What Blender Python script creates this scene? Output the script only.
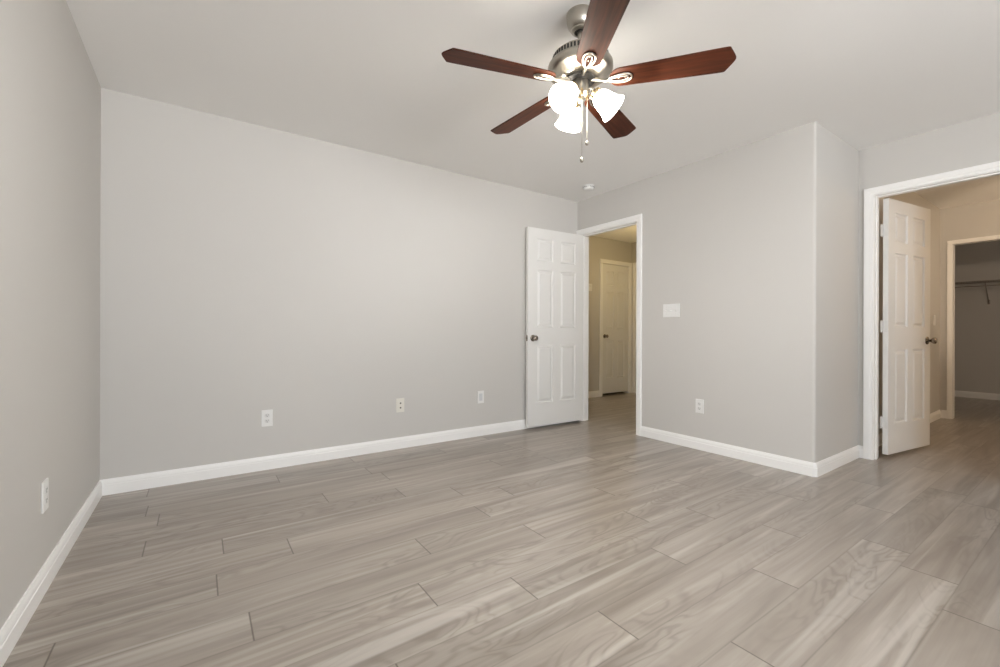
import bpy, bmesh, math, random
from mathutils import Vector, Matrix

for o in list(bpy.data.objects):
    bpy.data.objects.remove(o)
SC = bpy.context.scene
COL = SC.collection
PI = math.pi

# ------------------------------------------------------------------ camera
YAW = 0.606909
cam_d = bpy.data.cameras.new('camera')
cam = bpy.data.objects.new('camera', cam_d)
COL.objects.link(cam)
cam_d.sensor_width = 36.0
cam_d.lens = 15.627
cam_d.shift_y = -0.0018
cam_d.clip_start = 0.02
cam.matrix_world = (Matrix.Translation((0, 0, 0.9884)) @ Matrix.Rotation(-YAW, 4, 'Z')
                    @ Matrix.Rotation(PI / 2, 4, 'X') @ Matrix.Rotation(0.0033, 4, 'Z'))
SC.camera = cam

# ------------------------------------------------------------------ sky, light, exposure
SC.view_settings.view_transform = 'Standard'
SC.view_settings.look = 'None'
SC.view_settings.exposure = 0.0
SC.view_settings.gamma = 1.0
SC.view_settings.use_curve_mapping = False
SC.cycles.max_bounces = 14
SC.cycles.diffuse_bounces = 10
SC.cycles.sample_clamp_indirect = 4.0
SC.cycles.use_denoising = True
world = bpy.data.worlds.new('sky')
SC.world = world
world.use_nodes = True
SKY_UP = 8.5
LOW_GLOW = 18.5               # glow below the horizon, added to brighten the ceiling through the window
bgn = world.node_tree.nodes['Background']
wtc = world.node_tree.nodes.new('ShaderNodeTexCoord')
wsp = world.node_tree.nodes.new('ShaderNodeSeparateXYZ')
wrp = world.node_tree.nodes.new('ShaderNodeMapRange')
wmx = world.node_tree.nodes.new('ShaderNodeMix')
wmx.data_type = 'RGBA'
wrp.inputs['From Min'].default_value = -0.03
wrp.inputs['From Max'].default_value = 0.03
wmx.inputs[6].default_value = (LOW_GLOW * 0.97, LOW_GLOW * 0.985, LOW_GLOW, 1)
wmx.inputs[7].default_value = (SKY_UP * 0.86, SKY_UP * 0.93, SKY_UP, 1)
wl = world.node_tree.links.new
wl(wtc.outputs['Generated'], wsp.inputs[0])
wl(wsp.outputs[2], wrp.inputs['Value'])
wl(wrp.outputs['Result'], wmx.inputs[0])
wl(wmx.outputs[2], bgn.inputs[0])
bgn.inputs[1].default_value = 1.0


def portal(loc, rot, sx, sy):
    l = bpy.data.lights.new('window_portal', 'AREA')
    l.shape = 'RECTANGLE'
    l.size, l.size_y = sx, sy
    l.cycles.is_portal = True
    o = bpy.data.objects.new('window_portal', l)
    o.location = loc
    o.rotation_euler = rot
    COL.objects.link(o)


def lamp(name, loc, power, color, radius=0.08):
    l = bpy.data.lights.new(name, 'POINT')
    l.energy = power
    l.color = color
    l.shadow_soft_size = radius
    o = bpy.data.objects.new(name, l)
    o.location = loc
    COL.objects.link(o)


def spot(name, loc, rot, power, angle, color):
    l = bpy.data.lights.new(name, 'SPOT')
    l.energy = power
    l.color = color
    l.spot_size = angle
    l.spot_blend = 0.5
    l.shadow_soft_size = 0.04
    o = bpy.data.objects.new(name, l)
    o.location = loc
    o.rotation_euler = rot
    COL.objects.link(o)


SHADE_EMIT = 27.0
BULB_EMIT = 1450.0
portal((0.75, -2.69, 1.40), (PI / 2, 0, 0), 2.2, 1.7)
lamp('hall_lamp', (4.9, 3.6, 1.9), 9.5, (1.0, 0.73, 0.33))
lamp('bath_lamp', (6.1, -0.95, 1.95), 24, (1.0, 0.72, 0.44))
spot('closet_fill_spot', (4.95, 0.15, 1.98), (PI / 2 - 0.10, 0, -PI / 2 + 0.12), 56, 1.15, (1.0, 0.80, 0.60))  # added level spot, aimed through the lobby to light the closet wall

lamp('closet_fill', (8.3, -0.3, 1.9), 6, (1.0, 0.83, 0.68))  # unseen fill light added to lift the dim closet

# ------------------------------------------------------------------ dimensions
H = 2.44
XL, YB, XD, YS, XE = -0.4836, 3.4943, 3.4746, 1.2125, 4.3178
T = 0.115                       # wall thickness
YF = -2.6                       # wall behind the camera
X2, Y2 = 7.12, 1.236            # bath lobby back wall, left wall
X3 = 9.72                       # closet back wall
YH, XH = 4.594, 5.80            # hall far wall, hall right wall
D1 = (2.692, 3.435, 2.056)      # door openings: from, to, head height
D2 = (0.397, 1.115, 2.056)
D3 = (5.110, 5.735, 2.05)
D4 = (3.74, 4.50, 2.05)
D5 = (0.32, 1.132, 2.01)

# ------------------------------------------------------------------ material helpers


def new_mat(name):
    m = bpy.data.materials.new(name)
    m.use_nodes = True
    return m, m.node_tree, m.node_tree.nodes['Principled BSDF']


def simple(name, col, rough=0.5, metal=0.0, spec=0.5):
    m, nt, b = new_mat(name)
    b.inputs['Base Color'].default_value = (*col, 1)
    b.inputs['Roughness'].default_value = rough
    b.inputs['Metallic'].default_value = metal
    b.inputs['Specular IOR Level'].default_value = spec
    return m


def N(nt, typ, **kw):
    n = nt.nodes.new(typ)
    for k, v in kw.items():
        setattr(n, k, v)
    return n


def paint(name, col, rough=0.6, bump=0.05, scale=220, var=0.015):
    m, nt, b = new_mat(name)
    tc = N(nt, 'ShaderNodeTexCoord')
    n = N(nt, 'ShaderNodeTexNoise')
    n.inputs['Scale'].default_value = scale
    n.inputs['Detail'].default_value = 3
    nt.links.new(tc.outputs['Object'], n.inputs['Vector'])
    bp = N(nt, 'ShaderNodeBump')
    bp.inputs['Strength'].default_value = bump
    bp.inputs['Distance'].default_value = 0.002
    nt.links.new(n.outputs['Fac'], bp.inputs['Height'])
    nt.links.new(bp.outputs['Normal'], b.inputs['Normal'])
    n2 = N(nt, 'ShaderNodeTexNoise')
    n2.inputs['Scale'].default_value = 1.3
    nt.links.new(tc.outputs['Object'], n2.inputs['Vector'])
    r = N(nt, 'ShaderNodeValToRGB')
    r.color_ramp.elements[0].color = (*[c * (1 - var) for c in col], 1)
    r.color_ramp.elements[1].color = (*[c * (1 + var) for c in col], 1)
    nt.links.new(n2.outputs['Fac'], r.inputs['Fac'])
    nt.links.new(r.outputs['Color'], b.inputs['Base Color'])
    b.inputs['Roughness'].default_value = rough
    b.inputs['Specular IOR Level'].default_value = 0.3
    return m


def wood_blade():
    m, nt, b = new_mat('mahogany_blade')
    tc = N(nt, 'ShaderNodeTexCoord')
    mp = N(nt, 'ShaderNodeMapping')
    mp.inputs['Scale'].default_value = (4, 60, 20)
    nt.links.new(tc.outputs['Object'], mp.inputs['Vector'])
    n = N(nt, 'ShaderNodeTexNoise')
    n.inputs['Scale'].default_value = 1.0
    n.inputs['Detail'].default_value = 6
    n.inputs['Distortion'].default_value = 0.8
    nt.links.new(mp.outputs['Vector'], n.inputs['Vector'])
    r = N(nt, 'ShaderNodeValToRGB')
    r.color_ramp.elements[0].position = 0.3
    r.color_ramp.elements[0].color = (0.034, 0.0110, 0.006, 1)
    r.color_ramp.elements[1].position = 0.72
    r.color_ramp.elements[1].color = (0.092, 0.026, 0.0125, 1)
    nt.links.new(n.outputs['Fac'], r.inputs['Fac'])
    nt.links.new(r.outputs['Color'], b.inputs['Base Color'])
    b.inputs['Roughness'].default_value = 0.42
    b.inputs['Specular IOR Level'].default_value = 0.09
    return m


def plank_floor():
    m, nt, b = new_mat('grey_oak_planks')
    L = nt.links.new

    def M(op, a, c=None, d=None):
        n = N(nt, 'ShaderNodeMath', operation=op)
        for i, v in enumerate((a, c, d)):
            if v is None:
                continue
            if isinstance(v, (int, float)):
                n.inputs[i].default_value = v
            else:
                L(v, n.inputs[i])
        return n.outputs[0]

    def ramp(fac, stops, interp='LINEAR'):
        r = N(nt, 'ShaderNodeValToRGB')
        cr = r.color_ramp
        cr.interpolation = interp
        while len(cr.elements) < len(stops):
            cr.elements.new(0.5)
        for e, (p, c) in zip(cr.elements, stops):
            e.position = p
            e.color = (*c, 1) if not isinstance(c, (int, float)) else (c, c, c, 1)
        L(fac, r.inputs['Fac'])
        return r.outputs['Color']

    def noise(vec, scale, detail=4, dist=0.0, rough=0.5):
        n = N(nt, 'ShaderNodeTexNoise')
        n.inputs['Scale'].default_value = scale
        n.inputs['Detail'].default_value = detail
        n.inputs['Distortion'].default_value = dist
        n.inputs['Roughness'].default_value = rough
        L(vec, n.inputs['Vector'])
        return n.outputs['Fac']

    def mix(f, a, c, mode='MIX'):
        n = N(nt, 'ShaderNodeMix', data_type='RGBA', blend_type=mode)
        for sock, v in ((n.inputs[0], f), (n.inputs[6], a), (n.inputs[7], c)):
            if isinstance(v, (int, float)):
                sock.default_value = v
            elif isinstance(v, tuple):
                sock.default_value = (*v, 1)
            else:
                L(v, sock)
        return n.outputs[2]

    def comb(x, y, z):
        n = N(nt, 'ShaderNodeCombineXYZ')
        for i, v in enumerate((x, y, z)):
            if isinstance(v, (int, float)):
                n.inputs[i].default_value = v
            else:
                L(v, n.inputs[i])
        return n.outputs[0]

    W, LEN = 0.173, 1.22
    tc = N(nt, 'ShaderNodeTexCoord')
    sp = N(nt, 'ShaderNodeSeparateXYZ')
    L(tc.outputs['Object'], sp.inputs[0])
    x, y = sp.outputs[0], sp.outputs[1]
    v = M('DIVIDE', M('SUBTRACT', y, 0.717), W)
    row = M('FLOOR', v)
    fv = M('FRACT', v)
    offs = [2.189, 2.454, 1.400, 1.905, 1.165, 1.704, 1.033, 0.710, 0.148, 0.85, 0.062, 0.348,
            0.094, -0.2, 0.62, 1.05, -0.23, 0.438]
    stops = [(i / 18.0, (o / LEN) % 1.0) for i, o in enumerate(offs)]
    idx = M('DIVIDE', M('ADD', M('FLOORED_MODULO', M('ADD', row, 3.0), 18.0), 0.5), 18.0)
    off = ramp(idx, stops, 'CONSTANT')
    u = M('SUBTRACT', M('DIVIDE', x, LEN), off)
    pid = M('FLOOR', u)
    fu = M('FRACT', u)
    wn = N(nt, 'ShaderNodeTexWhiteNoise', noise_dimensions='3D')
    L(comb(row, pid, 3.7), wn.inputs['Vector'])
    sr = N(nt, 'ShaderNodeSeparateColor')
    L(wn.outputs['Color'], sr.inputs[0])
    r1, r2, r3 = sr.outputs[0], sr.outputs[1], sr.outputs[2]
    ox = M('ADD', x, M('MULTIPLY', r1, 40.0))
    oy = M('ADD', y, M('MULTIPLY', r2, 17.0))
    oz = M('MULTIPLY', r3, 9.0)
    # long soft streaks
    s1 = noise(comb(M('MULTIPLY', ox, 0.8), M('MULTIPLY', oy, 9.0), oz), 1.0, 3, 1.1, 0.5)
    # fine grain
    s2 = noise(comb(M('MULTIPLY', ox, 2.5), M('MULTIPLY', oy, 120.0), oz), 1.0, 2, 0.4, 0.5)
    # cathedral figure: contour lines of a stretched noise
    nf = noise(comb(M('MULTIPLY', ox, 2.0), M('MULTIPLY', oy, 7.0), oz), 1.0, 2.0, 0.9, 0.45)
    ring = M('SINE', M('ADD', M('MULTIPLY', nf, 58.0), M('MULTIPLY', s2, 0.0)))
    ring = M('MULTIPLY_ADD', ring, 0.5, 0.5)
    where = ramp(noise(comb(M('MULTIPLY', ox, 0.8), M('MULTIPLY', oy, 4.0), M('ADD', oz, 4.0)), 1.0, 1),
                 [(0.46, 0.0), (0.62, 1.0)])
    base = ramp(s1, [(0.25, (0.225, 0.193, 0.167)), (0.45, (0.305, 0.267, 0.231)),
                     (0.60, (0.352, 0.312, 0.273)), (0.78, (0.465, 0.425, 0.382))])
    base = mix(M('MULTIPLY', M('MULTIPLY', where, M('POWER', ring, 2.5)), 0.50), base, (0.19, 0.160, 0.135))
    base = mix(M('MULTIPLY', ramp(s2, [(0.40, 1.0), (0.58, 0.0)]), 0.10), base, (0.20, 0.17, 0.145))
    # pale sapwood streak
    s3 = noise(comb(M('MULTIPLY', ox, 0.55), M('MULTIPLY', oy, 9.0), M('ADD', oz, 20.0)), 1.0, 2, 0.6)
    base = mix(M('MULTIPLY', ramp(s3, [(0.60, 0.0), (0.70, 1.0)]), 0.5), base, (0.56, 0.525, 0.48))
    # dark strands
    s4 = noise(comb(M('MULTIPLY', ox, 0.75), M('MULTIPLY', oy, 24.0), M('ADD', oz, 31.0)), 1.0, 1, 0.9, 0.4)
    base = mix(M('MULTIPLY', ramp(s4, [(0.30, 1.0), (0.46, 0.0)]), 0.26), base, (0.175, 0.145, 0.122))
    base = mix(M('MULTIPLY', ramp(s4, [(0.56, 0.0), (0.70, 1.0)]), 0.24), base, (0.53, 0.49, 0.445))
    # tone of each board
    tone = M('MULTIPLY_ADD', r3, 0.13, 0.925)
    tn = N(nt, 'ShaderNodeCombineColor')
    for i in range(3):
        L(tone, tn.inputs[i])
    base = mix(1.0, base, tn.outputs[0], 'MULTIPLY')
    # joints
    dv = M('MULTIPLY', M('MINIMUM', fv, M('SUBTRACT', 1.0, fv)), W)
    du = M('MULTIPLY', M('MINIMUM', fu, M('SUBTRACT', 1.0, fu)), LEN)
    jl = ramp(dv, [(0.0006, 1.0), (0.0018, 0.0)])
    je = ramp(du, [(0.0012, 1.0), (0.0026, 0.0)])
    joint = M('MAXIMUM', M('MULTIPLY', jl, 0.32), M('MULTIPLY', je, 0.92))
    base = mix(joint, base, (0.075, 0.060, 0.048))
    L(base, b.inputs['Base Color'])
    b.inputs['Specular IOR Level'].default_value = 0.5
    rg = M('MULTIPLY_ADD', s2, 0.0, 0.28)
    L(rg, b.inputs['Roughness'])
    bp = N(nt, 'ShaderNodeBump')
    bp.inputs['Strength'].default_value = 0.06
    bp.inputs['Distance'].default_value = 0.0015
    hgt = M('SUBTRACT', M('MULTIPLY', s2, 0.06), joint)
    L(hgt, bp.inputs['Height'])
    L(bp.outputs['Normal'], b.inputs['Normal'])
    return m


def nickel():
    m, nt, b = new_mat('brushed_nickel')
    tc = N(nt, 'ShaderNodeTexCoord')
    mp = N(nt, 'ShaderNodeMapping')
    mp.inputs['Scale'].default_value = (30, 30, 900)
    nt.links.new(tc.outputs['Object'], mp.inputs['Vector'])
    n = N(nt, 'ShaderNodeTexNoise')
    n.inputs['Scale'].default_value = 1.0
    nt.links.new(mp.outputs['Vector'], n.inputs['Vector'])
    r = N(nt, 'ShaderNodeMapRange')
    r.inputs['To Min'].default_value = 0.26
    r.inputs['To Max'].default_value = 0.40
    nt.links.new(n.outputs['Fac'], r.inputs['Value'])
    nt.links.new(r.outputs['Result'], b.inputs['Roughness'])
    b.inputs['Base Color'].default_value = (0.44, 0.41, 0.36, 1)
    b.inputs['Metallic'].default_value = 1.0
    return m


def glass_pane():
    m = bpy.data.materials.new('window_glass')
    m.use_nodes = True
    nt = m.node_tree
    nt.nodes.clear()
    out = N(nt, 'ShaderNodeOutputMaterial')
    t = N(nt, 'ShaderNodeBsdfTransparent')
    g = N(nt, 'ShaderNodeBsdfGlossy')
    g.inputs['Roughness'].default_value = 0.02
    mx = N(nt, 'ShaderNodeMixShader')
    mx.inputs[0].default_value = 0.06
    nt.links.new(t.outputs[0], mx.inputs[1])
    nt.links.new(g.outputs[0], mx.inputs[2])
    nt.links.new(mx.outputs[0], out.inputs[0])
    return m


def lit_glass(name, strength, glow):
    m, nt, b = new_mat(name)
    b.inputs['Base Color'].default_value = (0.9, 0.88, 0.84, 1)
    b.inputs['Roughness'].default_value = 0.35
    b.inputs['Emission Color'].default_value = (*glow, 1)
    b.inputs['Emission Strength'].default_value = strength
    return m


M_WALL = paint('greige_wall_paint', (0.61, 0.595, 0.572))
M_CEIL = paint('pale_ceiling_paint', (0.91, 0.905, 0.895), 0.75, 0.10, 120)
M_TRIM = paint('white_trim_paint', (0.93, 0.928, 0.918), 0.35, 0.0, 60, 0.005)
M_DOOR = paint('white_door_paint', (0.81, 0.805, 0.79), 0.38, 0.0, 90, 0.005)
M_FLOOR = plank_floor()
M_NICKEL = nickel()
M_BRONZE = simple('aged_knob_metal', (0.33, 0.29, 0.25), 0.25, 1.0)
M_BLADE = wood_blade()
M_SHADE = lit_glass('lit_frosted_glass', SHADE_EMIT, (1.0, 0.92, 0.79))
M_BULB = lit_glass('lit_bulb', BULB_EMIT, (1.0, 0.98, 0.955))
M_BLACK = simple('black_gap', (0.012, 0.012, 0.012), 0.5)
M_PLATE = simple('white_plastic', (0.82, 0.82, 0.81), 0.35)
M_IVORY = simple('ivory_plastic', (0.77, 0.75, 0.69), 0.4)
M_SLOT = simple('dark_slot', (0.03, 0.028, 0.025), 0.6)
M_FACE = simple('white_receptacle', (0.74, 0.74, 0.73), 0.3)
M_WIRE = simple('grey_coated_wire', (0.30, 0.27, 0.25), 0.45)
M_BRASS = simple('warm_brass', (0.66, 0.50, 0.28), 0.28, 1.0)
M_HINGE = simple('painted_hinge', (0.76, 0.755, 0.74), 0.35)
M_GLASS = glass_pane()

# ------------------------------------------------------------------ mesh helpers


class MB:
    """collects geometry for ONE mesh object"""

    def __init__(self, mtx=None):
        self.bm = bmesh.new()
        self.m = mtx or Matrix.Identity(4)

    def v(self, p):
        return self.bm.verts.new(self.m @ Vector(p))

    def face(self, vs):
        try:
            return self.bm.faces.new(vs)
        except ValueError:
            return None

    def box(self, x0, x1, y0, y1, z0, z1):
        vs = [self.v((x, y, z)) for x in (x0, x1) for y in (y0, y1) for z in (z0, z1)]
        for f in ((0, 1, 3, 2), (4, 6, 7, 5), (0, 4, 5, 1), (2, 3, 7, 6), (0, 2, 6, 4), (1, 5, 7, 3)):
            self.face([vs[i] for i in f])
        return self

    def rbox(self, x0, x1, y0, y1, z0, z1, r=0.002, seg=2):
        b = bmesh.new()
        vs = [b.verts.new((x, y, z)) for x in (x0, x1) for y in (y0, y1) for z in (z0, z1)]
        for f in ((0, 1, 3, 2), (4, 6, 7, 5), (0, 4, 5, 1), (2, 3, 7, 6), (0, 2, 6, 4), (1, 5, 7, 3)):
            b.faces.new([vs[i] for i in f])
        bmesh.ops.bevel(b, geom=b.edges[:], offset=r, segments=seg, affect='EDGES', profile=0.5)
        self.absorb(b)
        return self

    def absorb(self, b):
        mp = {}
        for vv in b.verts:
            mp[vv] = self.v(vv.co)
        for f in b.faces:
            self.face([mp[vv] for vv in f.verts])
        b.free()

    def loft(self, rings, close_u=True, cap=True):
        rr = [[self.v(p) for p in ring] for ring in rings]
        n = len(rr[0])
        for a, b in zip(rr, rr[1:]):
            for i in range(n if close_u else n - 1):
                j = (i + 1) % n
                self.face([a[i], a[j], b[j], b[i]])
        if cap:
            self.face(rr[0][::-1])
            self.face(rr[-1])
        return self

    def lathe(self, prof, seg=32, mtx=None, cap=True):
        mtx = mtx or Matrix.Identity(4)
        rings = []
        for r, z in prof:
            rings.append([mtx @ Vector((max(r, 1e-4) * math.cos(2 * PI * i / seg),
                                        max(r, 1e-4) * math.sin(2 * PI * i / seg), z)) for i in range(seg)])
        return self.loft(rings, True, cap)

    def tube(self, pts, r, seg=8, closed=False, rz=None):
        pts = [Vector(p) for p in pts]
        n = len(pts)
        rings = []
        up0 = None
        for i, p in enumerate(pts):
            if closed:
                t = pts[(i + 1) % n] - pts[i - 1]
            else:
                t = pts[min(i + 1, n - 1)] - pts[max(i - 1, 0)]
            t.normalize()
            up = Vector((0, 0, 1)) if abs(t.z) < 0.9 else Vector((1, 0, 0))
            a = t.cross(up).normalized()
            b = a.cross(t).normalized()
            if up0 is not None and b.dot(up0) < 0:
                a, b = -a, -b
            up0 = b
            rr = r[i] if isinstance(r, (list, tuple)) else r
            rings.append([p + a * math.cos(2 * PI * k / seg) * rr
                          + b * math.sin(2 * PI * k / seg) * (rz if rz else rr) for k in range(seg)])
        if closed:
            rings.append(rings[0])
        return self.loft(rings, True, not closed)

    def prism(self, pts, z0, z1):
        return self.loft([[(p[0], p[1], z0) for p in pts], [(p[0], p[1], z1) for p in pts]])

    def build(self, name, mat, parent=None, smooth=None, loc=None):
        bmesh.ops.recalc_face_normals(self.bm, faces=self.bm.faces[:])
        me = bpy.data.meshes.new(name)
        if smooth is not None:
            for f in self.bm.faces:
                f.smooth = True
        self.bm.to_mesh(me)
        self.bm.free()
        if smooth is not None:
            me.set_sharp_from_angle(angle=math.radians(smooth))
        me.materials.append(mat)
        o = bpy.data.objects.new(name, me)
        COL.objects.link(o)
        if parent:
            o.parent = parent
        if loc:
            o.location = loc
        return o


def empty(name, loc=(0, 0, 0), rz=0.0, label=None, cat=None, group=None, kind=None):
    o = bpy.data.objects.new(name, None)
    o.empty_display_size = 0.05
    o.location = loc
    o.rotation_euler = (0, 0, rz)
    COL.objects.link(o)
    tag(o, label, cat, group, kind)
    return o


def tag(o, label=None, cat=None, group=None, kind=None):
    if label:
        o['label'] = label
    if cat:
        o['category'] = cat
    if group:
        o['group'] = group
    if kind:
        o['kind'] = kind
    return o


def struct(o, label=None, cat=None):
    return tag(o, label, cat, None, 'structure')


# ------------------------------------------------------------------ floor and ceiling
struct(MB().box(XL - 0.13, X3 + 0.13, YF - 0.13, YH + 0.65, -0.1, 0).build('floor', M_FLOOR),
       'grey brown wood plank floor running through all the rooms', 'floor')
struct(MB().box(XL - 0.13, X3 + 0.13, YF - 0.13, YH + 0.65, H, H + 0.1).build('ceiling', M_CEIL),
       'flat pale painted ceiling carrying the fan', 'ceiling')


# ------------------------------------------------------------------ walls
def wall_boxes(mb, axis, c0, c1, a0, a1, holes=(), top=H):
    """axis 'x': slab between x=c0 and x=c1 running a0..a1 along y (and the reverse for 'y')"""
    def bx(a, b, z0, z1):
        if b - a < 1e-6 or z1 - z0 < 1e-6:
            return
        if axis == 'x':
            mb.box(c0, c1, a, b, z0, z1)
        else:
            mb.box(a, b, c0, c1, z0, z1)
    cur = a0
    for h0, h1, z0, z1 in sorted(holes):
        bx(cur, h0, 0, top)
        bx(h0, h1, 0, z0)
        bx(h0, h1, z1, top)
        cur = h1
    bx(cur, a1, 0, top)
    return mb


J = 0.018                       # jamb thickness


def hole(d):
    return (d[0] - J, d[1] + J, 0, d[2] + J)


WIN1 = (-0.30, 1.80, 0.55, 2.20)
struct(wall_boxes(MB(), 'x', XL - T, XL, YF - T, YB + T).build('wall_left', M_WALL))
struct(wall_boxes(MB(), 'y', YB, YB + T, XL, XD + T).build('wall_back', M_WALL))
struct(wall_boxes(MB(), 'y', YF - T, YF, XL, XE + T, [WIN1]).build('wall_front', M_WALL))
# right wall with its rounded outer corner
mb = MB()
R = 0.018
foot = [(XD + T, YS), (XD + T, D1[0] - J), (XD, D1[0] - J)]
arc = [(XD + R - R * math.cos(a), YS + R - R * math.sin(a)) for a in [PI / 2 * i / 8 for i in range(9)]]
mb.prism(foot + arc, 0, H)
wall_boxes(mb, 'x', XD, XD + T, D1[0] - J, YB, [hole(D1)])
struct(mb.build('wall_right', M_WALL, smooth=40))
struct(wall_boxes(MB(), 'y', YS, YS + T, XD + T, XE + T).build('wall_return', M_WALL))
struct(wall_boxes(MB(), 'x', XE, XE + T, YF, YS, [hole(D2)]).build('wall_far_right', M_WALL))
# bath lobby and closet beyond door 2
struct(wall_boxes(MB(), 'y', Y2, Y2 + T, XE + T, X2 + T).build('wall_lobby_left', M_WALL))
struct(wall_boxes(MB(), 'y', -1.6 - T, -1.6, XE + T, X2).build('wall_lobby_right', M_WALL))
struct(wall_boxes(MB(), 'x', X2, X2 + T, -1.6 - T, Y2, [hole(D5)]).build('wall_lobby_back', M_WALL))
struct(wall_boxes(MB(), 'x', X3, X3 + T, -1.2 - T, 2.0 + T).build('wall_closet_back', M_WALL))
struct(wall_boxes(MB(), 'y', 2.0, 2.0 + T, X2, X3).build('wall_closet_left', M_WALL))
struct(wall_boxes(MB(), 'x', X2, X2 + T, Y2 + T, 2.0).build('wall_closet_front', M_WALL))
struct(wall_boxes(MB(), 'y', -1.2 - T, -1.2, X2 + T, X3).build('wall_closet_right', M_WALL))
# hall beyond door 1
struct(wall_boxes(MB(), 'y', YH, YH + T, XD + T, XH + T, [hole(D3)]).build('wall_hall_back', M_WALL))
struct(wall_boxes(MB(), 'x', XH, XH + T, 2.3, YH, [hole(D4)]).build('wall_hall_right', M_WALL))
struct(wall_boxes(MB(), 'y', 2.3 - T, 2.3, XD + T, XH + T).build('wall_hall_front', M_WALL))
struct(wall_boxes(MB(), 'x', XD, XD + T, YB + T, YH + T).build('wall_hall_left', M_WALL))

mb = MB()
mb.box(D3[0] - 0.2, D3[1] + 0.2, YH + T + 0.4, YH + T + 0.5, 0, H)
mb.box(D3[0] - 0.3, D3[0] - 0.2, YH + T, YH + T + 0.5, 0, H)
mb.box(D3[1] + 0.2, D3[1] + 0.3, YH + T, YH + T + 0.5, 0, H)
struct(mb.build('wall_light_block', M_WALL))  # unseen shell added to keep sky glow from showing under the hall door
mb = MB()
mb.box(XH + T + 0.4, XH + T + 0.5, D4[0] - 0.2, D4[1] + 0.2, 0, H)
mb.box(XH + T, XH + T + 0.5, D4[0] - 0.3, D4[0] - 0.2, 0, H)
mb.box(XH + T, XH + T + 0.5, D4[1] + 0.2, D4[1] + 0.3, 0, H)
struct(mb.build('wall_light_block_side', M_WALL))  # matching light blocker added out of view behind the side door

# ------------------------------------------------------------------ baseboards
BB = [(0, 0), (0.014, 0), (0.014, 0.060), (0.0115, 0.063), (0.0115, 0.066), (0.0125, 0.068), (0.0105, 0.079),
      (0.007, 0.088), (0.005, 0.0945), (0, 0.0945)]


def baseboard(name, path):
    """path: wall line points walked with the room on the LEFT; mitred at every bend"""
    P = [Vector(p) for p in path]
    rings = []
    for i, p in enumerate(P):
        d0 = (P[i] - P[i - 1]).normalized() if i > 0 else (P[1] - P[0]).normalized()
        d1 = (P[i + 1] - P[i]).normalized() if i < len(P) - 1 else d0
        n0, n1 = Vector((-d0.y, d0.x)), Vector((-d1.y, d1.x))
        n = (n0 + n1) / max(0.2, 1 + n0.dot(n1))
        rings.append([(p.x + n.x * u, p.y + n.y * u, z) for u, z in BB])
    return struct(MB().loft(rings).build(name, M_TRIM))


CW = 0.057                      # casing width
c2 = R * 0.5858
baseboard('baseboard_left', [(XL, YB - 0.014), (XL, YF)])
baseboard('baseboard_back', [(XD - 0.016, YB), (XL, YB)])
baseboard('baseboard_right', [(XE, D2[1] + 0.0055 + CW), (XE, YS), (XD + c2, YS), (XD, YS + c2), (XD, D1[0] - 0.005 - CW)])
baseboard('baseboard_front', [(XL + 0.014, YF), (XE, YF)])
baseboard('baseboard_far_right', [(XE, YF + 0.014), (XE, D2[0] - 0.005 - CW)])
baseboard('baseboard_lobby_left', [(X2, Y2), (XE + T + 0.02, Y2)])
baseboard('baseboard_lobby_back', [(X2, D5[1] + 0.005 + 0.039), (X2, Y2 - 0.014)])
baseboard('baseboard_closet_back', [(X3, -1.2), (X3, 2.0)])
baseboard('baseboard_hall_back', [(D3[0] - 0.005 - CW, YH), (XD + T, YH)])
baseboard('baseboard_hall_right', [(XH, D4[1] + 0.005 + CW), (XH, YH)])

# ------------------------------------------------------------------ door frames
CP = [(0, 0), (0, 0.010), (0.002, 0.012), (0.018, 0.012), (0.022, 0.0160), (0.050, 0.0175), (0.056, 0.0165),
      (0.057, 0.014), (0.057, 0)]


def casing(mb, M, a0, a1, zt, trim0=None, trim1=None, scale=1.0):
    """mitred casing round an opening; M maps (along, out, up) to the world"""
    r = 0.005
    a0, a1, zt = a0 - r, a1 + r, zt + r
    pts = []
    for u, t in CP:
        u *= scale
        pts.append(((max(a0 - u, trim0) if trim0 is not None else a0 - u), t,
                    (min(a1 + u, trim1) if trim1 is not None else a1 + u), zt + u))
    L0 = [M @ Vector((l, t, 0)) for l, t, rr, z in pts]
    L1 = [M @ Vector((l, t, z)) for l, t, rr, z in pts]
    R1 = [M @ Vector((rr, t, z)) for l, t, rr, z in pts]
    R0 = [M @ Vector((rr, t, 0)) for l, t, rr, z in pts]
    mb.loft([L0, L1, R1, R0])


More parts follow.
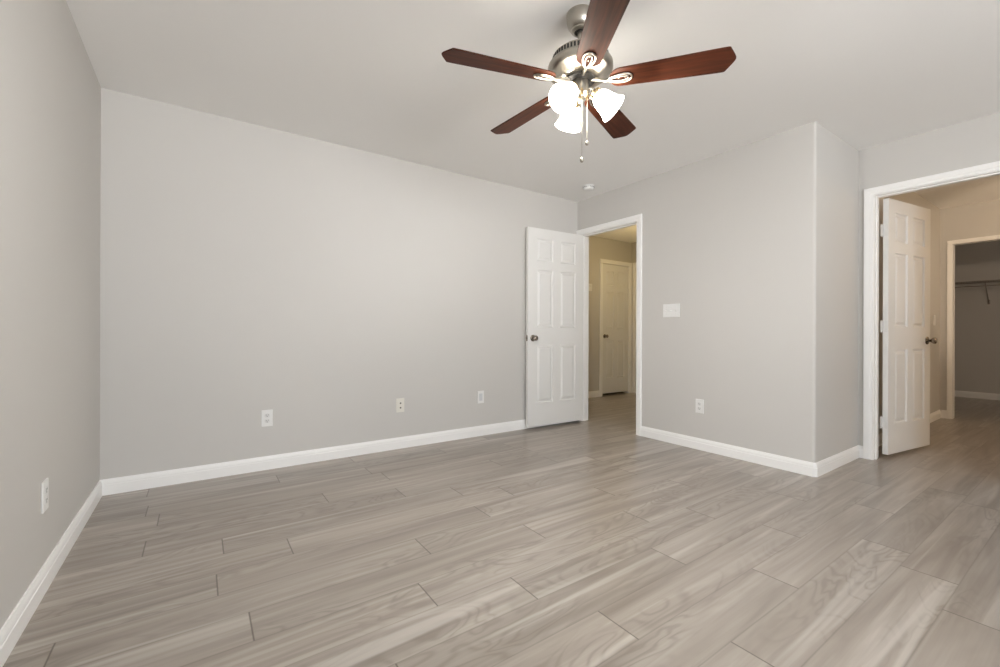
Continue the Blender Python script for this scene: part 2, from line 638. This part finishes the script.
def frame(name, axis, c0, c1, d, stop_at, label, both=True, lim=(None, None), scale=1.0):
    """jambs, head, stops and casings of one doorway. wall between c0 and c1"""
    a0, a1, zt = d
    if axis == 'x':
        F = Matrix(((0, -1, 0, c0), (1, 0, 0, 0), (0, 0, 1, 0), (0, 0, 0, 1)))
        G = Matrix(((0, 1, 0, c1), (1, 0, 0, 0), (0, 0, 1, 0), (0, 0, 0, 1)))
        B = Matrix(((0, 1, 0, 0), (1, 0, 0, 0), (0, 0, 1, 0), (0, 0, 0, 1)))
    else:
        F = Matrix(((1, 0, 0, 0), (0, -1, 0, c0), (0, 0, 1, 0), (0, 0, 0, 1)))
        G = Matrix(((1, 0, 0, 0), (0, 1, 0, c1), (0, 0, 1, 0), (0, 0, 0, 1)))
        B = Matrix.Identity(4)
    mb = MB()
    casing(mb, F, a0, a1, zt, *lim, scale)
    if both:
        casing(mb, G, a0, a1, zt)
    root = struct(mb.build(name, M_TRIM), label, 'door frame')
    mb = MB(B)
    mb.box(a0 - J, a0, c0, c1, 0, zt)
    mb.box(a1, a1 + J, c0, c1, 0, zt)
    mb.box(a0 - J, a1 + J, c0, c1, zt, zt + J)
    mb.build('jamb', M_TRIM, root)
    if stop_at is not None:
        mb = MB(B)
        s0, s1 = stop_at
        mb.rbox(a0, a0 + 0.010, s0, s1, 0, zt, 0.002, 1)
        mb.rbox(a1 - 0.010, a1, s0, s1, 0, zt, 0.002, 1)
        mb.rbox(a0 + 0.010, a1 - 0.010, s0, s1, zt - 0.010, zt, 0.002, 1)
        mb.build('door_stop_strip', M_TRIM, root)
    return root


frame('trim_1', 'x', XD, XD + T, D1, (XD + 0.042, XD + 0.078), 'white casing round the doorway to the hall',
      lim=(None, YB - 0.001))
frame('trim_2', 'x', XE, XE + T, D2, (XE + 0.03, XE + 0.066), 'white casing round the wide doorway at right',
      lim=(None, YS - 0.001))
frame('trim_3', 'y', YH, YH + T, D3, (YH + 0.05, YH + 0.085), 'white casing round the closed hall door', both=False,
      lim=(None, XH - 0.001))
frame('trim_4', 'x', XH, XH + T, D4, (XH + 0.05, XH + 0.085), 'white casing at the right edge of the hall', both=False)
frame('trim_5', 'x', X2, X2 + T, D5, None, 'white casing round the open closet doorway', both=False, scale=0.68)


# ------------------------------------------------------------------ six panel doors
def leaf_mesh(mb, W, Ht, t=0.035):
    """x 0..W from the hinge side, y 0..t, z 0..Ht with moulded panels on both sides"""
    st, mu = 0.105 * W / 0.71, 0.092 * W / 0.71
    pw = (W - 2 * st - mu) / 2
    xs = [0, st, st + pw, st + pw + mu, W - st, W]
    k = Ht / 2.03
    zs = [0, 0.235 * k, 0.830 * k, 1.012 * k, 1.605 * k, 1.695 * k, 1.925 * k, Ht]
    ins = [(0.0, 0.0), (0.004, 0.009), (0.010, 0.0125), (0.018, 0.0125), (0.036, 0.0028), (0.040, 0.0020)]
    for y0, s in ((0.0, 1), (t, -1)):
        for i in range(5):
            for j in range(7):
                xa, xb, za, zb = xs[i], xs[i + 1], zs[j], zs[j + 1]
                if i in (1, 3) and j in (1, 3, 5):
                    rings = [[(xa + d, y0 + s * h, za + d), (xb - d, y0 + s * h, za + d),
                              (xb - d, y0 + s * h, zb - d), (xa + d, y0 + s * h, zb - d)] for d, h in ins]
                    rr = [[mb.v(p) for p in r] for r in rings]
                    for a, b in zip(rr, rr[1:]):
                        for q in range(4):
                            mb.face([a[q], a[(q + 1) % 4], b[(q + 1) % 4], b[q]])
                    mb.face(rr[-1])
                else:
                    mb.face([mb.v(p) for p in ((xa, y0, za), (xb, y0, za), (xb, y0, zb), (xa, y0, zb))])
    for i in range(5):
        for z in (0, Ht):
            mb.face([mb.v(p) for p in ((xs[i], 0, z), (xs[i + 1], 0, z), (xs[i + 1], t, z), (xs[i], t, z))])
    for j in range(7):
        for x in (0, W):
            mb.face([mb.v(p) for p in ((x, 0, zs[j]), (x, 0, zs[j + 1]), (x, t, zs[j + 1]), (x, t, zs[j]))])
    bmesh.ops.remove_doubles(mb.bm, verts=mb.bm.verts[:], dist=1e-5)


def knob(parent, x, z, yface, side, mat=M_BRONZE):
    """tulip knob: rose plate and knob; side -1 points to -y"""
    Mx = Matrix.Translation((x, yface, z)) @ Matrix.Rotation(PI / 2 if side < 0 else -PI / 2, 4, 'X')
    k = MB().lathe([(0.010, 0.004), (0.0095, 0.020), (0.013, 0.027), (0.022, 0.036), (0.0265, 0.046), (0.026, 0.056),
                    (0.020, 0.062), (0.008, 0.064), (0.0, 0.064)], 28, Mx).build('door_knob', mat, parent, 40)
    MB().lathe([(0.033, 0.0), (0.033, 0.004), (0.029, 0.008), (0.016, 0.010), (0.0, 0.010)], 28, Mx).build(
        'rose_plate', mat, k, 40)
    return k


def door(name, loc, ang, W, Ht, label, knob_side=(-1,), lift=0.014, hinges=None, latch=False, kx=None):
    """hinge edge at local x=0; front face y=0"""
    root = empty(name, loc, ang, label, 'door', None, 'structure')
    mb = MB()
    leaf_mesh(mb, W, Ht)
    lf = mb.build('door_leaf', M_DOOR, root)
    lf.location.z = lift
    for s in knob_side:
        knob(root, W - 0.062, 0.925, 0.0 if s < 0 else 0.035, s)
    if latch:
        mb = MB()
        mb.rbox(W - 0.001, W + 0.0012, 0.006, 0.029, 0.895, 0.955, 0.0005, 1)
        lt = mb.build('latch_plate', M_BRONZE, root)
        MB().rbox(W, W + 0.009, 0.011, 0.024, 0.915, 0.935, 0.002, 1).build('latch_bolt', M_BRONZE, lt)
    if hinges:
        for z in hinges:
            mb = MB()
            # leaf plate on the door edge, barrel and plate on the jamb side
            mb.box(-0.0015, 0.0006, 0.004, 0.034, z - 0.045, z + 0.045)
            mb.box(-0.036, 0.0, 0.032, 0.0365, z - 0.045, z + 0.045)
            mb.lathe([(0.0055, -0.047), (0.0055, 0.047)], 10, Matrix.Translation((-0.006, 0.040, z)))
            mb.build('hinge', M_HINGE, root)
    return root


# door 1 folded back against the rear wall (hinge at the left jamb)
door('door_1', (XD - 0.007, 3.428, 0), PI - 0.048, 0.744, 2.021,
     'open white six panel door folded back beside the hall doorway', (1,), 0.027, None, True)
# door 2 swung into the bath lobby
A2 = math.radians(-8.6)
door('door_2', (XE + T + 0.020, 1.062, 0), A2, 0.715, 2.02,
     'open white six panel door with painted hinges at right doorway', (-1,), 0.030, (0.28, 1.04, 1.80))
# door 3 closed at the end of the hall, hinged on the right
door('door_3', (D3[0] + 0.003, YH + 0.012, 0), 0.0, D3[1] - D3[0] - 0.006, 2.012,
     'closed narrow white six panel door at the hall end', (), 0.034)
d3 = bpy.data.objects['door_3']
knob(d3, 0.062, 0.925, 0.0, -1)
door('door_4', (XH + 0.012, D4[1] - 0.003, 0), -PI / 2, D4[1] - D4[0] - 0.006, 2.012,
     'closed white door on the right side of the hall', (), 0.02)

# ------------------------------------------------------------------ windows behind the camera


def window(name, axis, c0, c1, w):
    B = Matrix(((0, 1, 0, 0), (1, 0, 0, 0), (0, 0, 1, 0), (0, 0, 0, 1))) if axis == 'x' else Matrix.Identity(4)
    a0, a1, z0, z1 = w
    mid = (a0 + a1) / 2
    mb = MB(B)
    for q in ((a0, a0 + 0.05), (a1 - 0.05, a1), (mid - 0.025, mid + 0.025)):
        mb.box(q[0], q[1], c0 + 0.03, c1 - 0.03, z0, z1)
    mb.box(a0, a1, c0 + 0.03, c1 - 0.03, z0, z0 + 0.05)
    mb.box(a0, a1, c0 + 0.03, c1 - 0.03, z1 - 0.05, z1)
    root = struct(mb.build(name, M_TRIM), 'white framed sliding window behind the viewer', 'window')
    mb = MB(B)
    cm = (c0 + c1) / 2
    mb.box(a0 + 0.05, mid - 0.025, cm - 0.002, cm + 0.002, z0 + 0.05, z1 - 0.05)
    mb.box(mid + 0.025, a1 - 0.05, cm - 0.002, cm + 0.002, z0 + 0.05, z1 - 0.05)
    mb.build('window_pane', M_GLASS, root)


window('window_1', 'y', YF - T, YF, WIN1)


# ------------------------------------------------------------------ ceiling fan
FX, FY = 1.4275, 1.4215
fan = empty('ceiling_fan', (FX, FY, H), 0, 'brushed nickel ceiling fan with five mahogany blades and lit lamp cluster',
            'ceiling fan')


def Z(z):
    return z - H - 0.023


def prof(p):
    return [(r, Z(z)) for r, z in p]


MB(Matrix.Translation((0, 0, 0.023))).lathe(prof([(0.060, 2.44), (0.0625, 2.436), (0.0625, 2.424), (0.061, 2.402), (0.056, 2.384), (0.048, 2.372),
      (0.041, 2.367), (0.041, 2.360), (0.034, 2.354), (0.028, 2.353), (0.027, 2.360), (0.0, 2.360)]), 40).build(
    'canopy', M_NICKEL, fan, 35)
MB(Matrix.Translation((0, 0, 0.023))).lathe(prof([(0.0265, 2.3595), (0.0265, 2.3555), (0.0, 2.3555)]), 24).build(
    'dark_opening', M_BLACK, fan, 35)  # black disc standing in for the shade inside the canopy mouth
MB().lathe(prof([(0.012, 2.383), (0.012, 2.30), (0.020, 2.296), (0.020, 2.285), (0.012, 2.282)]), 20).build(
    'down_rod', M_NICKEL, fan, 35)
mh = MB().lathe(prof([(0.0, 2.288), (0.045, 2.287), (0.085, 2.283), (0.112, 2.276), (0.122, 2.268), (0.126, 2.262),
                      (0.126, 2.238), (0.129, 2.236), (0.140, 2.231), (0.146, 2.222), (0.147, 2.205), (0.143, 2.194),
                      (0.132, 2.186), (0.118, 2.180), (0.100, 2.172), (0.092, 2.168), (0.080, 2.166),
                      (0.0, 2.166)]), 64).build('motor_housing', M_NICKEL, fan, 35)
mb = MB()
for i in range(52):
    a = 2 * PI * i / 52
    mb.m = Matrix.Rotation(a, 4, 'Z')
    mb.box(0.1245, 0.1272, -0.0042, 0.0042, Z(2.260), Z(2.240))
mb.build('vent_slots', M_BLACK, mh)
MB().lathe(prof([(0.0, 2.167), (0.066, 2.167), (0.068, 2.162), (0.068, 2.154), (0.050, 2.151), (0.0, 2.151)]),
           40).build('flywheel', M_BLACK, fan, 35)
sh = MB().lathe(prof([(0.036, 2.155), (0.038, 2.150), (0.038, 2.103), (0.040, 2.101), (0.040, 2.094), (0.034, 2.086),
                      (0.022, 2.077), (0.008, 2.072), (0.0, 2.072)]), 36).build('switch_housing', M_NICKEL, fan, 35)
MB().lathe(prof([(0.007, 2.074), (0.010, 2.066), (0.007, 2.058), (0.0, 2.056)]), 16).build('finial', M_BRASS, sh, 40)

# blades
TH0 = 0.356
RB0 = 0.130
PITCH = math.radians(-11)


def blade_outline():
    pts = []
    for i in range(13):          # rounded root
        a = PI / 2 + PI * i / 12
        pts.append((RB0 + 0.045 + 0.045 * math.cos(a), 0.054 * math.sin(a)))
    pts += [(0.28, -0.058), (0.45, -0.0635), (0.576, -0.0675), (0.601, -0.0675), (0.608, -0.0655)]
    pts += [(0.630, -0.026), (0.638, -0.009), (0.6395, 0.0), (0.638, 0.009), (0.630, 0.026)]
    pts += [(0.608, 0.0655), (0.601, 0.0675), (0.576, 0.0675), (0.45, 0.0635), (0.28, 0.058)]
    return pts


def make_blade():
    b = MB()
    o = blade_outline()
    ins = [(p[0] + (0.0015 if p[0] < 0.25 else (-0.0015 if p[0] > 0.6 else 0)), p[1] * 0.978) for p in o]
    b.loft([[(x, y, -0.003) for x, y in ins], [(x, y, -0.0015) for x, y in o],
            [(x, y, 0.0015) for x, y in o], [(x, y, 0.003) for x, y in ins]])
    ob = b.build('blade', M_BLADE, fan, None)
    # decorative looped iron under the blade root
    ir = MB()
    zz = -0.0075

    def loop(x0, x1, w, n=28):
        pts = []
        for i in range(n):
            a = 2 * PI * i / n
            u = (1 - math.cos(a)) / 2
            pts.append((x0 + (x1 - x0) * u, w * math.sin(a) * (0.55 + 0.45 * u), zz))
        return pts
    ir.tube(loop(0.124, 0.226, 0.031), 0.0042, 8, True, 0.0035)
    ir.tube(loop(0.128, 0.212, 0.015), 0.0032, 8, True, 0.003)
    cr, sr = math.cos(-PITCH), math.sin(-PITCH)
    ir.tube([(0.052, 0, 0.012), (0.075, 0, 0.006), (0.095, 0, -0.002), (0.112, 0, -0.0065), (0.130, 0, zz)],
            [0.009, 0.0085, 0.008, 0.008, 0.006], 10)
    iro = ir.build('blade_iron', M_NICKEL, ob, 50)
    sc = MB()
    for x, y in ((0.170, 0.0), (0.198, 0.0)):
        sc.lathe([(0.0, -0.0042), (0.0035, -0.0040), (0.004, -0.002)], 10, Matrix.Translation((x, y, -0.001)))
    sc.build('screw', M_NICKEL, iro, 40)
    return ob


b0 = make_blade()
blades = [b0]
for i in range(1, 5):
    c = b0.copy()
    COL.objects.link(c)
    c.parent = fan
    for ch in list(b0.children):
        d = ch.copy()
        COL.objects.link(d)
        d.parent = c
        for g in ch.children:
            e = g.copy()
            COL.objects.link(e)
            e.parent = d
    blades.append(c)
for i, b in enumerate(blades):
    b.matrix_local = (Matrix.Translation((0, 0, Z(2.147))) @ Matrix.Rotation(TH0 + i * 2 * PI / 5, 4, 'Z')
                      @ Matrix.Rotation(PITCH, 4, 'X'))

# light kit
SHP = [(r * 0.95, z * 0.95) for r, z in [(0.0235, 0.0), (0.026, 0.006), (0.036, 0.018), (0.0435, 0.032), (0.0475, 0.050), (0.050, 0.068), (0.054, 0.086),
       (0.061, 0.103), (0.0675, 0.114)]]
for ang in (-46.8, 195.2, 68.2):
    a = math.radians(ang)
    Rz = Matrix.Rotation(a, 4, 'Z')
    # arm
    arm = MB(Rz).tube([(0.034, 0, Z(2.118)), (0.046, 0, Z(2.119)), (0.056, 0, Z(2.113)), (0.064, 0, Z(2.100))],
                      0.008, 10).build('lamp_arm', M_NICKEL, fan, 50)
    tilt = math.radians(180 - 46)
    Ms = Rz @ Matrix.Translation((0.062, 0, Z(2.098))) @ Matrix.Rotation(tilt, 4, 'Y')
    MB().lathe([(0.012, -0.006), (0.024, 0.0), (0.028, 0.004), (0.028, 0.020), (0.0265, 0.022), (0.0, 0.022)], 28,
               Ms).build('shade_fitter', M_BRASS, arm, 40)
    Mg = Ms @ Matrix.Translation((0, 0, 0.012))
    outer = SHP
    inner = [(r - 0.003, z) for r, z in SHP][::-1]
    s = MB().lathe(outer + inner, 40, Mg, cap=False).build('lamp_shade', M_SHADE, fan, 60)
    MB().lathe([(0.0, 0.012), (0.012, 0.014), (0.014, 0.035), (0.026, 0.058), (0.028, 0.070), (0.022, 0.086),
                (0.010, 0.095), (0.0, 0.096)], 20, Mg).build('bulb', M_BULB, s, 60)

# pull chains
for (dx, dy, z0, z1, nm) in ((-0.020, -0.032, 2.10, 1.782, 0), (0.027, -0.018, 2.105, 1.875, 1)):
    mb = MB()
    n = int((z0 - z1) / 0.0045)
    for k in range(n):
        mb.lathe([(0.0, -0.0019), (0.0015, -0.001), (0.0015, 0.001), (0.0, 0.0019)], 6,
                 Matrix.Translation((dx, dy, Z(z1 + 0.0045 * k + 0.012))))
    ch = mb.build('pull_chain', M_NICKEL, fan)
    MB().lathe([(0.0, 0.012), (0.003, 0.011), (0.0075, 0.004), (0.0085, -0.003), (0.006, -0.010), (0.0, -0.012)], 16,
               Matrix.Translation((dx, dy, Z(z1)))).build('chain_fob', M_NICKEL, ch, 60)
    MB().lathe([(0.0045, 0.0), (0.006, 0.006), (0.006, 0.030), (0.004, 0.036), (0.0, 0.036)], 14,
               Matrix.Translation((dx, dy, Z(z0 - 0.032)))).build('chain_socket', M_BRASS, ch, 40)

# ------------------------------------------------------------------ smoke detector
t = empty('smoke_detector', (3.185, 3.05, H), 0, 'small round white smoke detector on ceiling above the hall doorway',
          'smoke detector')
MB().lathe([(0.062, 0.0), (0.062, -0.008), (0.0, -0.008)], 36).build('base_plate', M_PLATE, t, 35)
MB().lathe([(0.055, -0.008), (0.057, -0.014), (0.056, -0.028), (0.050, -0.036), (0.030, -0.040), (0.0, -0.040)],
           36).build('sensor_cover', M_PLATE, t, 35)
mb = MB()
for i in range(18):
    mb.m = Matrix.Rotation(2 * PI * i / 18, 4, 'Z')
    mb.box(0.0555, 0.0572, -0.005, 0.005, -0.020, -0.013)
mb.build('vent_slots', M_SLOT, t)


# ------------------------------------------------------------------ wall plates (local: x across, y out of the wall = -y)
def plate_root(name, loc, face, label, cat, group=None):
    rz = {'-y': 0.0, '-x': -PI / 2, '+x': PI / 2}[face]
    return empty(name, loc, rz, label, cat, group)


def cover(root, w, h, mat=M_PLATE):
    return MB().rbox(-w / 2, w / 2, -0.0065, 0.0, -h / 2, h / 2, 0.0022, 2).build('cover_plate', mat, root)


def screw(root, x, z, mat=M_FACE):
    MB().lathe([(0.0032, 0.0), (0.0030, 0.0012), (0.0, 0.0014)], 10,
               Matrix.Translation((x, -0.0065, z)) @ Matrix.Rotation(PI / 2, 4, 'X')).build('screw', mat, root)


def outlet(loc, face, label):
    r = plate_root('power_outlet', loc, face, label, 'power outlet', 'white wall outlets')
    cover(r, 0.072, 0.117)
    screw(r, 0, 0)
    for s in (1, -1):
        zc = 0.0195 * s
        pts = [(0.0165 * math.cos(a) * 1.0, max(-0.0135, min(0.0135, 0.0175 * math.sin(a)))) for a in
               [2 * PI * i / 32 for i in range(32)]]
        mb = MB()
        mb.loft([[(x, -0.006, zc + z) for x, z in pts], [(x, -0.0082, zc + z) for x, z in pts]])
        rc = mb.build('receptacle', M_FACE, r)
        mb = MB()
        mb.box(-0.0072, -0.0052, -0.0086, -0.0075, zc - 0.001, zc + 0.0085)
        mb.box(0.0052, 0.0072, -0.0086, -0.0075, zc - 0.000, zc + 0.0075)
        mb.lathe([(0.0026, 0.0), (0.0026, 0.0006)], 10,
                 Matrix.Translation((0, -0.008, zc - 0.0065)) @ Matrix.Rotation(PI / 2, 4, 'X'))
        mb.build('slots', M_SLOT, rc)
    return r


outlet((XL, 2.352, 0.357), '+x', 'white duplex outlet low on the dim left wall')
outlet((0.403, YB, 0.366), '-y', 'white duplex outlet low at left on the broad back wall')
outlet((XD, 2.045, 0.366), '-x', 'white duplex outlet low on the wall beneath the switch plate')

j = plate_root('jack_plate', (1.400, YB, 0.364), '-y', 'ivory wall jack with two dark holes low mid back wall', 'wall jack')
cover(j, 0.072, 0.117, M_IVORY)
for z in (0.018, -0.020):
    h = MB().lathe([(0.0065, 0.0), (0.0065, 0.003), (0.005, 0.003), (0.005, 0.007), (0.0, 0.007)], 16,
                   Matrix.Translation((0.002, -0.006, z)) @ Matrix.Rotation(PI / 2, 4, 'X')).build(
        'jack_socket', M_SLOT, j)
screw(j, 0, 0.046, M_IVORY)
screw(j, 0, -0.046, M_IVORY)

j = plate_root('blank_plate', (2.203, YB, 0.367), '-y', 'white wall plate with blank grey insert left of open door',
               'wall plate')
cover(j, 0.072, 0.117)
MB().rbox(-0.017, 0.017, -0.0085, -0.005, -0.034, 0.034, 0.001, 1).build('insert', simple(
    'grey_insert', (0.62, 0.64, 0.66), 0.4), j)
screw(j, 0, 0.048)
screw(j, 0, -0.048)

j = plate_root('light_switch', (XD, 2.315, 1.183), '-x', 'white triple switch plate on wall right of hall doorway',
               'light switch')
cover(j, 0.164, 0.117)
for x, up in ((-0.046, 1), (0.0, 1), (0.046, -1)):
    mb = MB(Matrix.Translation((x, -0.006, 0)) @ Matrix.Rotation(math.radians(22 * up), 4, 'X'))
    mb.rbox(-0.0048, 0.0048, -0.014, 0.002, -0.0055, 0.0055, 0.001, 1)
    tg = mb.build('toggle', M_PLATE, j)
    MB(Matrix.Translation((x, 0, 0))).box(-0.006, 0.006, -0.0068, -0.006, -0.013, 0.013).build('toggle_slot', M_FACE, tg)
    screw(j, x, 0.030)
    screw(j, x, -0.030)

j = plate_root('light_switch', (6.848, Y2, 1.135), '-y', 'white switch plate beyond the right doorway near the knob',
               'light switch')
cover(j, 0.075, 0.117)
MB().rbox(-0.0165, 0.0165, -0.010, -0.005, -0.033, 0.033, 0.001, 1).build('rocker', M_PLATE, j)

j = plate_root('hall_control', (4.815, YH, 1.658), '-y', 'small pale wall control in the hall beside the door jamb',
               'wall control')
MB().rbox(-0.045, 0.045, -0.022, 0.0, -0.055, 0.055, 0.004, 2).build('cover', M_PLATE, j)
MB().rbox(-0.025, 0.025, -0.0235, -0.02, 0.005, 0.035, 0.001, 1).build('display', M_FACE, j)

# ------------------------------------------------------------------ closet wire shelf
t = empty('wire_shelf', (X3, 0.6, 1.757), 0, 'wire closet shelf with hanging rail on the dark closet wall', 'wire shelf')
y0, y1 = -1.75, 1.35
mb = MB()
for x in (-0.004, -0.10, -0.20, -0.30):
    mb.tube([(x, y0, 0), (x, y1, 0)], 0.0032, 6)
mb.tube([(-0.305, y0, -0.028), (-0.305, y1, -0.028)], 0.0032, 6)
n = int((y1 - y0) / 0.027)
for i in range(n + 1):
    y = y0 + (y1 - y0) * i / n
    mb.tube([(-0.002, y, 0.003), (-0.30, y, 0.003), (-0.306, y, -0.004), (-0.306, y, -0.028)], 0.0016, 5)
mb.build('shelf_wires', M_WIRE, t)
MB().tube([(-0.285, y0, -0.075), (-0.285, y1, -0.075)], 0.0085, 10).build('hanging_rail', M_WIRE, t, 60)
for y in (0.565, -0.35):
    mb = MB()
    mb.tube([(-0.302, y, -0.028), (-0.29, y, -0.060), (-0.006, y, -0.30)], 0.006, 8)
    mb.rbox(-0.006, 0.0, y - 0.012, y + 0.012, -0.335, -0.265, 0.001, 1)
    mb.tube([(-0.288, y, -0.055), (-0.287, y, -0.088), (-0.275, y, -0.086)], 0.004, 6)
    mb.build('bracket', M_WIRE, t, 60)
